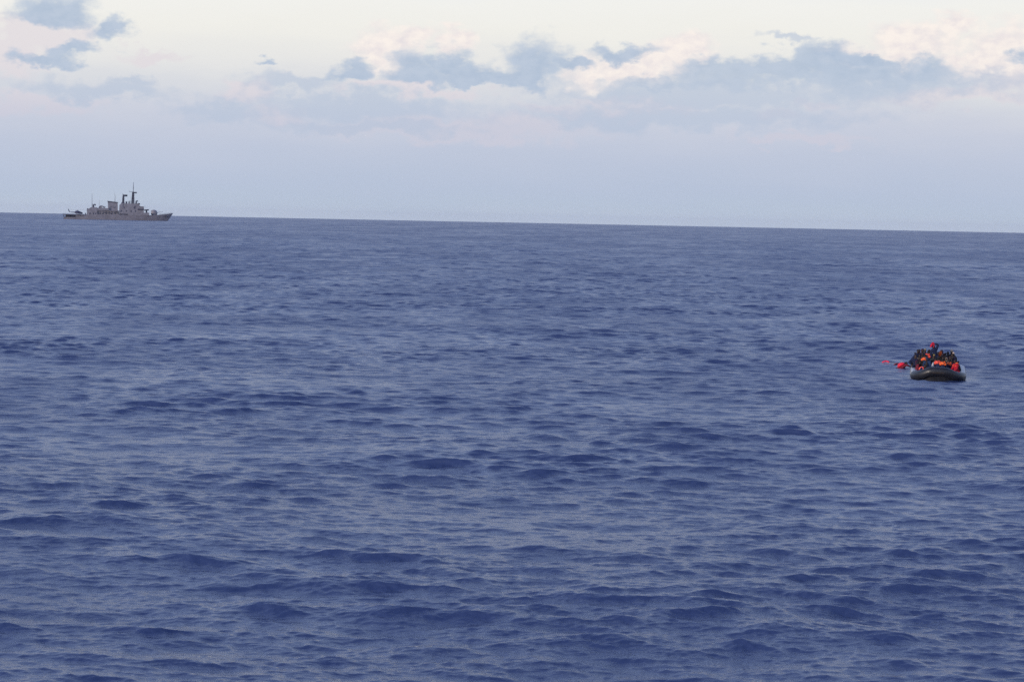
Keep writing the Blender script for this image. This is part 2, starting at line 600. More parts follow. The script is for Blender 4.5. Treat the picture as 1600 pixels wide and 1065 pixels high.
    # hangar
    def hangar(bm):
        add_prism(bm, [(X0 + 26.2, 5.2), (X0 + 26.2, 10.6), (X0 + 28.6, 12.4), (X0 + 30.6, 13.9), (X0 + 37.6, 13.9), (X0 + 37.6, 5.2)], -6.2, 6.2, 0.5)
    hg = new_part('hangar', grey2, ship, hangar)
    new_part('door', dark, hg, lambda bm: add_box(bm, X0 + 26.13, X0 + 26.22, -4.6, 4.6, 5.55, 10.2))

    def hplat(bm):
        add_box(bm, X0 + 25.2, X0 + 29.2, -5.4, 5.4, 10.7, 11.0)
    new_part('gallery', mid, hg, hplat)
    for y in (-4.0, 4.0):
        new_part('aerial_dome', mid, hg, lambda bm: add_ball(bm, (X0 + 27.0, y, 11.85), 0.9, 0.9, 0.9), True)

    for x, w in ((29.0, 1.1), (33.2, 1.1), (35.6, 0.9)):
        new_part('side_door', mid, hg, lambda bm: add_box(bm, X0 + x, X0 + x + w, -6.24, -6.12, 5.8, 7.9))

    def director(bm):
        add_tube(bm, [(X0 + 33.2, 0, 13.9), (X0 + 33.2, 0, 15.6)], [1.2, 0.9], 10)
        add_box(bm, X0 + 32.3, X0 + 34.3, -1.2, 1.2, 15.6, 17.2, 0.2)
        add_tube(bm, [(X0 + 34.6, 0, 16.5), (X0 + 35.6, 0, 17.4)], [1.2, 0.9], 12)
        add_tube(bm, [(X0 + 32.6, -0.6, 17.2), (X0 + 32.6, -0.6, 18.6)], 0.12, 6)
    new_part('fire_control_radar', mid, ship, director)

    # midships deckhouse with boat recess under an overhanging deck
    def house(bm):
        add_box(bm, X0 + 37.6, X0 + 61.8, -4.7, 4.7, 5.3, 9.9)
        add_box(bm, X0 + 37.6, X0 + 50.5, -5.6, 5.6, 9.9, 13.3)
        add_box(bm, X0 + 50.5, X0 + 61.8, -5.6, 5.6, 9.9, 10.5)
    hs = new_part('deckhouse', grey2, ship, house)

    def bulw(bm):
        add_box(bm, X0 + 37.7, X0 + 62.0, -6.35, -6.25, 5.25, 6.3)
        add_box(bm, X0 + 37.7, X0 + 62.0, 6.25, 6.35, 5.25, 6.3)
        for k in range(8):
            for y in (-6.2, 6.2):
                add_box(bm, X0 + 38.4 + k * 3.3, X0 + 38.7 + k * 3.3, y - 0.1, y + 0.1, 6.3, 9.9)
        add_box(bm, X0 + 50.5, X0 + 61.8, -6.3, -5.6, 9.9, 10.9)
        add_box(bm, X0 + 50.5, X0 + 61.8, 5.6, 6.3, 9.9, 10.9)
        add_box(bm, X0 + 37.6, X0 + 50.5, -6.3, -5.6, 10.3, 11.0)
        add_box(bm, X0 + 37.6, X0 + 50.5, 5.6, 6.3, 10.3, 11.0)
    new_part('bulwark', grey, hs, bulw)

    for x in (40.6, 43.4, 47.2, 53.0, 57.4):
        new_part('side_door', dark, hs, lambda bm: add_box(bm, X0 + x, X0 + x + 1.1, -4.76, -4.66, 5.7, 7.8))

    def raft(x):
        def f(bm):
            add_tube(bm, [(X0 + x, -5.5, 8.2), (X0 + x + 1.8, -5.5, 8.2)], 0.55, 10)
        new_part('life_raft_canister', grey2, ship, f, True)
    for x in (45.0, 49.0, 55.2, 58.4):
        raft(x)

    def arch(bm):
        n = 10
        for s in (-1, 1):
            pts = [(X0 + 42.4 + 3.1 * math.cos(math.pi * k / n), s * 4.4, 13.3 + 2.6 * math.sin(math.pi * k / n)) for k in range(n + 1)]
            add_tube(bm, pts, 0.28, 6)
        add_tube(bm, [(X0 + 42.4, -4.4, 15.9), (X0 + 42.4, 4.4, 15.9)], 0.22, 6)
        add_prism(bm, [(X0 + 39.7, 13.3), (X0 + 39.9, 14.9), (X0 + 41.2, 15.7), (X0 + 42.7, 15.8), (X0 + 42.7, 13.3)], -4.2, 4.2)
    new_part('boat_davit', grey2, ship, arch)

    def shipboat(bm):
        add_prism(bm, [(X0 + 43.0, 13.75), (X0 + 43.0, 14.7), (X0 + 47.0, 14.9), (X0 + 46.4, 13.75)], -4.3, -2.4)
    new_part('ship_boat', dark, ship, shipboat)

    # funnel with black raked cap
    def funnel(bm):
        add_prism(bm, [(X0 + 49.6, 10.4), (X0 + 49.3, 20.1), (X0 + 60.3, 19.2), (X0 + 60.6, 10.4)], -4.2, 4.2, 0.9)
    fn = new_part('funnel', grey2, ship, funnel)

    def fcap(bm):
        add_prism(bm, [(X0 + 49.2, 20.12), (X0 + 48.6, 21.5), (X0 + 60.9, 20.2), (X0 + 60.5, 19.22)], -3.6, 3.6)
    new_part('funnel_cap', dark, fn, fcap)

    ventm = material('ship_vent', (0.13, 0.13, 0.16), 0.7, vary=0.1, scale=1.0)
    for x in (51.0, 55.4):
        new_part('vent', ventm, fn, lambda bm: add_box(bm, X0 + x, X0 + x + 1.9, -4.06, -3.6, 13.0, 15.0))

    # bridge superstructure
    def bridge(bm):
        add_prism(bm, [(X0 + 61.9, 5.6), (X0 + 61.9, 8.6), (X0 + 95.4, 9.1), (X0 + 95.8, 5.8)], -6.1, 6.1)
        add_prism(bm, [(X0 + 62.0, 8.6), (X0 + 62.2, 17.2), (X0 + 64.2, 18.9), (X0 + 83.8, 18.9), (X0 + 85.4, 16.0), (X0 + 89.2, 15.6), (X0 + 89.6, 9.0)], -5.5, 5.5, 0.7)
    br = new_part('bridge_superstructure', grey2, ship, bridge)

    for k in range(7):
        y = -4.6 + k * 1.36
        new_part('window', glass, br, lambda bm: add_box(bm, X0 + 89.35, X0 + 89.62, y, y + 1.05, 13.6, 14.8))
    for k in range(4):
        x = 84.6 + k * 1.2
        for sd in (-1, 1):
            new_part('window', glass, br, lambda bm: add_box(bm, X0 + x, X0 + x + 0.95, sd * 5.02 - 0.08, sd * 5.02 + 0.08, 13.6, 14.8))

    def wing(bm):
        add_box(bm, X0 + 82.6, X0 + 89.9, -6.4, 6.4, 12.0, 12.3)
        for s in (-1, 1):
            add_box(bm, X0 + 82.6, X0 + 89.9, s * 6.35 - 0.06, s * 6.35 + 0.06, 12.3, 13.3)
        add_box(bm, X0 + 84.0, X0 + 90.1, -5.4, 5.4, 15.62, 15.95)
    new_part('bridge_wing', mid, br, wing)

    for x, z in ((64.0, 9.4), (69.4, 9.4), (74.8, 9.4), (79.6, 9.4), (67.0, 13.2), (78.2, 13.2)):
        new_part('side_door', mid, br, lambda bm: add_box(bm, X0 + x, X0 + x + 1.0, -5.52 + 0.07 * (z - 8.6), -5.2, z, z + 2.0))
    new_part('boat_bay', dark, br, lambda bm: add_box(bm, X0 + 62.4, X0 + 71.8, -6.16, -6.05, 6.0, 7.3))
    new_part('cable_trunk', mid, br, lambda bm: add_box(bm, X0 + 79.0, X0 + 80.2, -5.2, -4.9, 11.6, 16.4))
    new_part('cable_trunk', mid, br, lambda bm: add_box(bm, X0 + 66.0, X0 + 66.5, -5.1, -4.9, 10.0, 18.0))
    new_part('equipment_box', mid, br, lambda bm: add_box(bm, X0 + 64.4, X0 + 68.0, -2.6, 2.6, 18.9, 20.4))
    new_part('equipment_box', mid, br, lambda bm: add_box(bm, X0 + 69.0, X0 + 71.0, -1.6, 1.6, 18.9, 21.2, 0.2))
    new_part('equipment_box', mid, br, lambda bm: add_box(bm, X0 + 82.4, X0 + 85.2, -2.2, 2.2, 18.0, 19.6))
    for x, y, z in ((72.6, -2.0, 21.4), (73.8, 2.0, 22.2)):
        new_part('aerial_mount', mid, br, lambda bm: add_tube(bm, [(X0 + x, y, 18.9), (X0 + x, y, z)], 0.42, 8))

    def director2(bm):
        add_tube(bm, [(X0 + 80.9, 0, 18.9), (X0 + 80.9, 0, 20.8)], [1.0, 0.7], 10)
        add_box(bm, X0 + 80.2, X0 + 81.8, -1.1, 1.1, 20.8, 22.3, 0.2)
        add_tube(bm, [(X0 + 81.9, 0, 21.7), (X0 + 82.6, 0, 22.4)], [1.0, 0.8], 12)
    new_part('fire_control_radar', mid, ship, director2)

    # lattice masts
    def lattice(bm, x, z0, z1, w0, w1, bars):
        c0 = [(x + sx * w0, sy * w0, z0) for sx, sy in ((-1, -1), (1, -1), (1, 1), (-1, 1))]
        c1 = [(x + sx * w1 + 0.2, sy * w1, z1) for sx, sy in ((-1, -1), (1, -1), (1, 1), (-1, 1))]
        P = lambda k, f: tuple(c0[k][i] * (1 - f) + c1[k][i] * f for i in range(3))
        for k in range(4):
            add_tube(bm, [P(k, 0), P(k, 1)], 0.34, 6)
            for b in range(bars):
                f0, f1 = b / bars, (b + 1) / bars
                add_tube(bm, [P(k, f0), P((k + 1) % 4, f1)], 0.2, 5)
                add_tube(bm, [P((k + 1) % 4, f0), P(k, f1)], 0.2, 5)
                add_tube(bm, [P(k, f1), P((k + 1) % 4, f1)], 0.2, 5)
        add_tube(bm, [(x, 0, z0), (x + 0.2, 0, z1)], [w0 * 0.55, w1 * 0.7], 8)

    am = new_part('aft_mast', mid, ship, lambda bm: lattice(bm, X0 + 66.4, 18.9, 26.6, 1.0, 0.7, 5))

    new_part('platform', mid, am, lambda bm: add_box(bm, X0 + 65.2, X0 + 67.9, -1.5, 1.5, 24.4, 24.7))

    def aplat(bm):
        add_box(bm, X0 + 65.4, X0 + 67.8, -1.3, 1.3, 26.6, 26.9)
        add_tube(bm, [(X0 + 66.0, -2.4, 29.4), (X0 + 66.0, 2.4, 29.4)], 0.15, 6)
        add_tube(bm, [(X0 + 66.0, 0, 26.9), (X0 + 66.0, 0, 29.9)], 0.3, 6)
    new_part('platform', mid, am, aplat)

    def aradar(bm):
        # curved search antenna, turned to one side
        n = 8
        cols = []
        for k in range(n + 1):
            a = -0.9 + 1.8 * k / n
            x = X0 + 68.6 + 3.6 * math.sin(a) * 0.86
            y = -0.5 + 1.6 * (1 - math.cos(a)) + 1.2 * math.sin(a)
            cols.append([bm.verts.new((x, y + dy, 27.9 + dz)) for dz, dy in ((-1.0, 0.0), (1.0, 0.3), (1.0, 0.5), (-1.0, 0.2))])
        for a, b in zip(cols, cols[1:]):
            for k in range(4):
                j = (k + 1) % 4
                bm.faces.new((a[k], a[j], b[j], b[k]))
        bm.faces.new(cols[0]); bm.faces.new(cols[-1][::-1])
        add_tube(bm, [(X0 + 66.6, 0, 27.0), (X0 + 68.6, -0.3, 27.6)], 0.35, 6)
    new_part('radar', dark, am, aradar)

    mm = new_part('main_mast', mid, ship, lambda bm: lattice(bm, X0 + 77.2, 18.9, 31.6, 1.55, 0.75, 7))

    for x0, x1, w, z in ((75.6, 79.2, 1.8, 25.0), (76.0, 79.6, 1.6, 28.4), (75.9, 79.0, 1.4, 31.6)):
        new_part('platform', mid, mm, lambda bm: add_box(bm, X0 + x0, X0 + x1, -w, w, z, z + 0.35))

    def yard(bm):
        add_tube(bm, [(X0 + 73.2, 0, 32.4), (X0 + 77.2, 0, 31.9), (X0 + 81.4, 0, 32.2)], 0.2, 6)
        add_tube(bm, [(X0 + 77.4, -4.5, 30.2), (X0 + 77.4, 4.5, 30.2)], 0.2, 6)
        add_tube(bm, [(X0 + 73.2, 0, 32.4), (X0 + 73.0, 0, 33.6)], 0.12, 5)
    new_part('yardarm', mid, mm, yard)

    def mradar(bm):
        add_box(bm, X0 + 78.2, X0 + 81.6, -0.5, 0.5, 30.6, 31.7, 0.15)
        add_tube(bm, [(X0 + 77.4, 0, 32.0), (X0 + 77.4, 0, 33.0)], 0.5, 8)
    new_part('radar', dark, mm, mradar)

    def topmast(bm):
        add_tube(bm, [(X0 + 77.5, 0, 32.0), (X0 + 77.6, 0, 38.0), (X0 + 77.6, 0, 43.2)], [0.35, 0.28, 0.16], 6)
        add_box(bm, X0 + 77.1, X0 + 78.1, -0.4, 0.4, 36.0, 36.6)
    new_part('topmast', mid, mm, topmast)

    for x, y, z0, z1 in ((31.6, -3.0, 13.9, 30.0), (31.9, 3.0, 13.9, 29.0), (39.9, -4.0, 13.3, 22.0), (57.0, -2.0, 20.4, 31.6), (57.5, 2.0, 20.4, 29.0), (75.0, 4.8, 18.9, 28.0)):
        new_part('whip_aerial', mid, ship, lambda bm: add_tube(bm, [(X0 + x, y, z0), (X0 + x, y, (z0 + z1) / 2), (X0 + x, y, z1)], [0.13, 0.1, 0.06], 5))

    # missile launcher ahead of the bridge, and the gun
    def launcher(bm):
        add_tube(bm, [(X0 + 92.6, 0, 9.0), (X0 + 92.6, 0, 11.2)], [1.0, 0.7], 10)
        for s in (-1, 1):
            add_prism(bm, [(X0 + 90.0, 11.0), (X0 + 90.0, 12.4), (X0 + 95.2, 13.0), (X0 + 95.2, 11.5)], s * 1.4 - 0.9, s * 1.4 + 0.9)
        add_box(bm, X0 + 91.8, X0 + 93.4, -0.5, 0.5, 11.0, 12.2)
    new_part('missile_launcher', mid, ship, launcher)

    def turret(bm):
        add_tube(bm, [(X0 + 101.2, 0, 6.2), (X0 + 101.2, 0, 6.9)], 3.1, 20)
        rings = []
        prof = [(3.3, 6.9, 0.0), (3.6, 8.2, 0.0), (3.5, 10.0, -0.1), (3.0, 11.4, -0.3), (2.2, 12.1, -0.5), (0.8, 12.4, -0.6)]
        for r, z, dx in prof:
            rings.append([bm.verts.new((X0 + 101.2 + dx + r * math.copysign(abs(math.cos(a)) ** 0.75, math.cos(a)),
                                        0.82 * r * math.copysign(abs(math.sin(a)) ** 0.75, math.sin(a)), z)) for a in (2 * math.pi * k / 20 for k in range(20))])
        for a, b in zip(rings, rings[1:]):
            for k in range(20):
                j = (k + 1) % 20
                bm.faces.new((a[k], a[j], b[j], b[k]))
        bm.faces.new(rings[0][::-1]); bm.faces.new(rings[-1])
    gt = new_part('gun_turret', grey2, ship, turret, True)

    def barrel(bm):
        add_tube(bm, [(X0 + 104.2, 0, 9.4), (X0 + 105.6, 0, 9.6), (X0 + 111.0, 0, 10.3)], [0.45, 0.22, 0.13], 8)
    new_part('gun_barrel', mid, gt, barrel)
    return ship, X0, D, AZ


ship, SHIP_X0, SHIP_D, SHIP_AZ = build_warship()


def build_helicopter():
    ca, sa = math.cos(SHIP_AZ), math.sin(SHIP_AZ)
    lx = (SHIP_X0 + 15.8) * 1.008
    loc = (ship.location.x + lx * ca, ship.location.y - lx * sa, ship.location.z + 5.5 * 1.008)
    heli = thing('helicopter', 'small dark blue helicopter parked on the flight deck at the stern of the warship', 'helicopter', loc, -SHIP_AZ)
    heli.scale = (1.2,) * 3
    blue = material('heli_paint', (0.040, 0.045, 0.10), 0.4, vary=0.1, scale=1.0)
    pale = material('heli_belly_paint', (0.16, 0.165, 0.19), 0.45, vary=0.1, scale=1.0)
    glass = material('heli_glass', (0.012, 0.016, 0.03), 0.08, vary=0.05)
    blk = material('heli_black', (0.02, 0.02, 0.03), 0.5, vary=0.1)

    def loft(bm, secs, n=12):
        rings = [[bm.verts.new((x, w * math.cos(a), zc + (hu if math.sin(a) > 0 else hd) * math.sin(a)))
                  for a in (2 * math.pi * k / n for k in range(n))] for x, w, zc, hu, hd in secs]
        for a, b in zip(rings, rings[1:]):
            for k in range(n):
                j = (k + 1) % n
                bm.faces.new((a[k], a[j], b[j], b[k]))
        bm.faces.new(rings[0]); bm.faces.new(rings[-1][::-1])
    fu = new_part('fuselage', blue, heli, lambda bm: loft(bm, [(-3.0, 0.5, 1.9, 0.5, 0.4), (-1.6, 1.15, 1.7, 1.0, 0.9), (0.2, 1.3, 1.6, 1.35, 1.0),
                                                              (2.4, 1.3, 1.55, 1.3, 1.0), (3.8, 1.1, 1.4, 0.9, 0.85), (4.8, 0.55, 1.2, 0.4, 0.5), (5.1, 0.15, 1.1, 0.1, 0.15)]), True)
    new_part('belly_panel', pale, fu, lambda bm: loft(bm, [(-1.6, 1.18, 1.05, 0.25, 0.35), (1.0, 1.33, 1.0, 0.3, 0.45), (3.6, 1.12, 0.95, 0.25, 0.38), (4.6, 0.5, 1.0, 0.15, 0.25)]), True)

    def wind(bm):
        loft(bm, [(2.9, 1.18, 1.95, 0.75, 0.3), (3.8, 1.02, 1.75, 0.6, 0.3), (4.5, 0.65, 1.5, 0.35, 0.25)])
    new_part('windscreen', glass, fu, wind, True)

    for x in (0.2, 1.6):
        for sd in (-1, 1):
            new_part('window', glass, fu, lambda bm: add_box(bm, x, x + 1.0, sd * 1.27 - 0.05, sd * 1.27 + 0.05, 1.6, 2.3))
    new_part('engine_cowling', blue, heli, lambda bm: loft(bm, [(-2.4, 0.4, 2.8, 0.35, 0.4), (-1.4, 0.8, 2.95, 0.6, 0.5), (0.6, 0.85, 3.0, 0.6, 0.5), (1.8, 0.45, 2.9, 0.3, 0.4)]), True)
    tb = new_part('tail_boom', blue, heli, lambda bm: loft(bm, [(-2.6, 0.52, 1.95, 0.5, 0.45), (-5.4, 0.3, 2.1, 0.3, 0.28), (-7.6, 0.2, 2.25, 0.2, 0.2)]), True)
    new_part('tail_fin', blue, tb, lambda bm: add_prism(bm, [(-7.0, 2.1), (-7.9, 2.1), (-8.9, 4.7), (-8.2, 4.8)], -0.12, 0.12))

    def stab(bm):
        add_box(bm, -5.9, -5.2, -1.4, 1.4, 2.1, 2.2)
    new_part('stabiliser', blue, tb, stab)

    def trot(bm):
        add_tube(bm, [(-8.5, -0.15, 4.5), (-8.5, -0.45, 4.5)], 0.12, 8)
        add_box(bm, -8.6, -8.4, -0.5, -0.42, 3.2, 5.8)
    new_part('tail_rotor', blk, tb, trot)

    def mast(bm):
        add_tube(bm, [(0, 0, 3.5), (0, 0, 4.3)], 0.16, 8)
        add_box(bm, -0.6, 0.6, -0.18, 0.18, 4.2, 4.36)
    ms = new_part('rotor_mast', blk, heli, mast)
    for s in (-1, 1):
        new_part('rotor_blade', blk, ms, lambda bm: add_prism(bm, [(s * 0.5, 4.24), (s * 0.5, 4.32), (s * 4.0, 4.28), (s * 7.2, 4.02), (s * 7.2, 3.96), (s * 4.0, 4.2)], -0.25, 0.25))

    for s in (-1, 1):
        def skid(bm):
            add_tube(bm, [(-1.7, s * 1.3, 0.07), (2.6, s * 1.3, 0.07), (3.1, s * 1.3, 0.3)], 0.07, 8)
            for x in (-0.9, 1.8):
                add_tube(bm, [(x, s * 1.3, 0.07), (x, s * 0.6, 0.75)], 0.06, 6)
        new_part('landing_skid', blk, heli, skid)
    return heli


build_helicopter()


# ------------------------------------------------------------------ the rubber boat
BOAT_LOC, BOAT_AZ = (28.42, 148.91, 0.0), 0.1886


def boat_frame(name, label, cat, loc=(0, 0, 0), rot=0.0, group=None):
    """a thing standing at a place in the boat's own frame (x to starboard seen from ahead, y towards the stern)"""
    ca, sa = math.cos(BOAT_AZ), math.sin(BOAT_AZ)
    w = (BOAT_LOC[0] + loc[0] * ca + loc[1] * sa, BOAT_LOC[1] - loc[0] * sa + loc[1] * ca, BOAT_LOC[2] + loc[2])
    return thing(name, label, cat, w, -BOAT_AZ + rot, group)


def smooth_path(pts, n=6):
    out = []
    P = [Vector(p) for p in pts]
    for i in range(len(P) - 1):
        p0, p1, p2, p3 = P[max(i - 1, 0)], P[i], P[i + 1], P[min(i + 2, len(P) - 1)]
        for k in range(n):
            t = k / n
            out.append(0.5 * ((2 * p1) + (p2 - p0) * t + (2 * p0 - 5 * p1 + 4 * p2 - p3) * t * t + (3 * p1 - p0 - 3 * p2 + p3) * t ** 3))
    out.append(P[-1])
    return out


def build_boat():
    boat = boat_frame('inflatable_boat', 'overcrowded grey inflatable rubber boat with raised black bow facing us', 'rubber boat')
    rub = material('dark_rubber', (0.017, 0.018, 0.023), 0.42, 0.5, vary=0.25, scale=2.5, grime=(0.030, 0.028, 0.027))
    pale = material('grey_rubber', (0.42, 0.43, 0.45), 0.42, 0.5, vary=0.12, scale=2.0, grime=(0.25, 0.23, 0.20))
    wood = material('plywood_floor', (0.16, 0.11, 0.07), 0.8, vary=0.25, scale=4.0)
    brown = material('brown_strake', (0.035, 0.022, 0.017), 0.8, vary=0.3, scale=6.0)
    rope = material('pale_rope', (0.5, 0.46, 0.36), 0.9, vary=0.2, scale=20.0)
    rad = 0.31
    bow = [(-1.55, 1.75, 0.20), (-1.50, 1.15, 0.21), (-1.30, 0.62, 0.26), (-0.98, 0.28, 0.38), (-0.66, 0.09, 0.53), (-0.42, 0.01, 0.59), (0.0, 0.0, 0.60), (0.42, 0.01, 0.59),
           (0.66, 0.09, 0.53), (0.98, 0.28, 0.38), (1.30, 0.62, 0.26), (1.50, 1.15, 0.21), (1.55, 1.75, 0.20)]
    tb = new_part('bow_tube', rub, boat, lambda bm: add_tube(bm, smooth_path(bow, 4), rad, 18), True)

    def strake(bm):
        add_box(bm, -0.40, 0.38, -rad - 0.012, -rad + 0.05, 0.52, 0.57, 0.006)
    new_part('rubbing_strake', brown, tb, strake)

    for x in (-0.44, 0.44):
        def seam(bm):
            n = 16
            ring = [(x, 0.015 + (rad + 0.004) * math.cos(2 * math.pi * k / n), 0.58 + (rad + 0.004) * math.sin(2 * math.pi * k / n)) for k in range(n + 1)]
            add_tube(bm, ring, 0.009, 4)
        new_part('seam_band', rub, tb, seam)
    for s in (-1, 1):
        path = [(s * 1.55, 1.76, 0.20), (s * 1.56, 3.0, 0.22), (s * 1.57, 5.0, 0.25), (s * 1.56, 7.4, 0.25), (s * 1.54, 8.8, 0.28), (s * 1.53, 9.6, 0.33)]
        rr = [rad] * 21 + [rad * 0.93, rad * 0.8, rad * 0.62, rad * 0.4, rad * 0.14]
        sp = smooth_path(path, 5)
        st = new_part('side_tube', pale, boat, lambda bm: add_tube(bm, sp, rr[:len(sp)], 18), True)

        def line(bm):
            for k in range(7):
                y0 = 2.0 + k * 0.95
                pts = [(s * (1.56 + rad * 0.86 + 0.015), y0 + 0.95 * t, 0.44 - 0.16 * math.sin(math.pi * t)) for t in (0, 0.25, 0.5, 0.75, 1)]
                add_tube(bm, pts, 0.014, 5)
        new_part('grab_line', rope, st, line)

    def floor(bm):
        add_box(bm, -1.35, 1.35, 1.3, 8.6, -0.02, 0.07)
    new_part('floor', wood, boat, floor)

    def bottom(bm):
        """fabric skin under the bow, from the tube's underside down to the keel"""
        top = smooth_path(bow, 4)
        a = [bm.verts.new((p.x * 0.97, p.y + 0.04, p.z - rad * 0.82)) for p in top]
        b = [bm.verts.new((p.x * 0.9, p.y + 0.22, -0.25)) for p in top]
        c = [bm.verts.new((p.x * 0.9, p.y + 0.30, -0.25)) for p in top]
        d = [bm.verts.new((p.x * 0.97, p.y + 0.12, p.z - rad * 0.82)) for p in top]
        for i in range(len(top) - 1):
            for u, w in ((a, b), (b, c), (c, d), (d, a)):
                bm.faces.new((u[i], u[i + 1], w[i + 1], w[i]))
    new_part('bow_underside', rub, boat, bottom)

    def thwart(bm):
        add_box(bm, -1.28, 1.28, 4.95, 5.45, 0.34, 0.39, 0.01)
        for x in (-0.9, 0.0, 0.9):
            add_box(bm, x - 0.03, x + 0.03, 5.05, 5.35, 0.075, 0.34)
    new_part('thwart', wood, boat, thwart)

    def transom(bm):
        add_box(bm, -1.28, 1.28, 8.5, 8.58, -0.2, 0.6)
    new_part('transom', wood, boat, transom)
    return boat


build_boat()


# ------------------------------------------------------------------ people
MATS = {}


def cloth(key, col, rough=0.85):
    if key not in MATS:
        MATS[key] = material(key, col, rough, 0.3, vary=0.22, scale=9.0)
    return MATS[key]


CLOTH = {
    'navy': (0.010, 0.016, 0.052), 'black': (0.010, 0.010, 0.014), 'blue': (0.014, 0.034, 0.095), 'maroon': (0.045, 0.010, 0.030),
    'brown': (0.045, 0.026, 0.028), 'purple': (0.028, 0.017, 0.055), 'khaki': (0.26, 0.215, 0.16), 'pale_grey': (0.42, 0.42, 0.45),
    'charcoal': (0.020, 0.021, 0.026), 'green': (0.014, 0.026, 0.020), 'red': (0.42, 0.010, 0.030), 'dark_red': (0.16, 0.014, 0.030),
    'orange': (0.95, 0.150, 0.035), 'coral': (0.90, 0.105, 0.070), 'pink_red': (0.85, 0.035, 0.085), 'yellow': (0.42, 0.31, 0.085),
    'cream': (0.55, 0.42, 0.32), 'bright_blue': (0.020, 0.055, 0.17)}


def skin_object(name, chains, mat, parent, sub=1, root=0):
    """one skinned surface: chains of (point, radius); equal points are joined so that limbs branch"""
    verts, radii, edges, roots = [], [], [], []
    index = {}

    def vid(p, r):
        k = tuple(round(c, 4) for c in p)
        if k not in index:
            index[k] = len(verts)
            verts.append(tuple(p))
            radii.append(r)
        return index[k]
    for ci, chain in enumerate(chains):
        ids = [vid(p, r) for p, r in chain]
        edges += [(a, b) for a, b in zip(ids, ids[1:]) if a != b]
    me = bpy.data.meshes.new(name)
    me.from_pydata(verts, edges, [])
    o = bpy.data.objects.new(name, me)
    COL.objects.link(o)
    md = o.modifiers.new("skin", 'SKIN')
    md.use_smooth_shade = True
    md.branch_smoothing = 0.4
    # one root per connected island
    adj = {i: [] for i in range(len(verts))}
    for a, b in edges:
        adj[a].append(b); adj[b].append(a)
    seen = set()
    for i in range(len(verts)):
        sv = me.skin_vertices[0].data[i]
        rr = radii[i]
        sv.radius = (rr, rr) if not hasattr(rr, '__len__') else rr
        sv.use_root = False
    for i in range(len(verts)):
        if i in seen:
            continue
        me.skin_vertices[0].data[i].use_root = True
        stack = [i]
        while stack:
            j = stack.pop()
            if j in seen:
                continue
            seen.add(j)
            stack += adj[j]
    if sub:
        sd_ = o.modifiers.new("smooth", 'SUBSURF')
        sd_.levels = sub
        sd_.render_levels = sub
    me.materials.append(mat)
    o.parent = parent
    return o


ARMS = {   # upper arm and forearm directions, x outwards, y back, z up
    'lap': ((0.25, -0.45, -1.0), (-0.35, -1.0, -0.15)),
    'hug': ((0.15, -0.55, -0.9), (-0.9, -0.55, 0.15)),
    'side': ((0.35, 0.05, -1.0), (0.10, -0.45, -1.0)),
    'brace': ((0.6, 0.25, -0.9), (0.25, -0.1, -1.0)),
    'akimbo': ((1.0, 0.1, -0.75), (-0.75, -0.35, -0.65)),
    'up': ((0.55, -0.15, 0.85), (-0.45, -0.15, 0.95)),
    'arc': ((0.55, 0.0, 0.85), (-0.95, -0.15, 0.45)),
    'across': ((-0.35, -0.5, 0.35), (-0.55, -0.2, 0.75)),
    'reach': ((0.2, -1.0, -0.35), (0.0, -1.0, -0.05)),
}
SKIN_TONES = [(0.060, 0.034, 0.024), (0.038, 0.022, 0.017), (0.095, 0.055, 0.038), (0.026, 0.016, 0.013)]
PEOPLE = 'people crowded aboard the rubber boat'


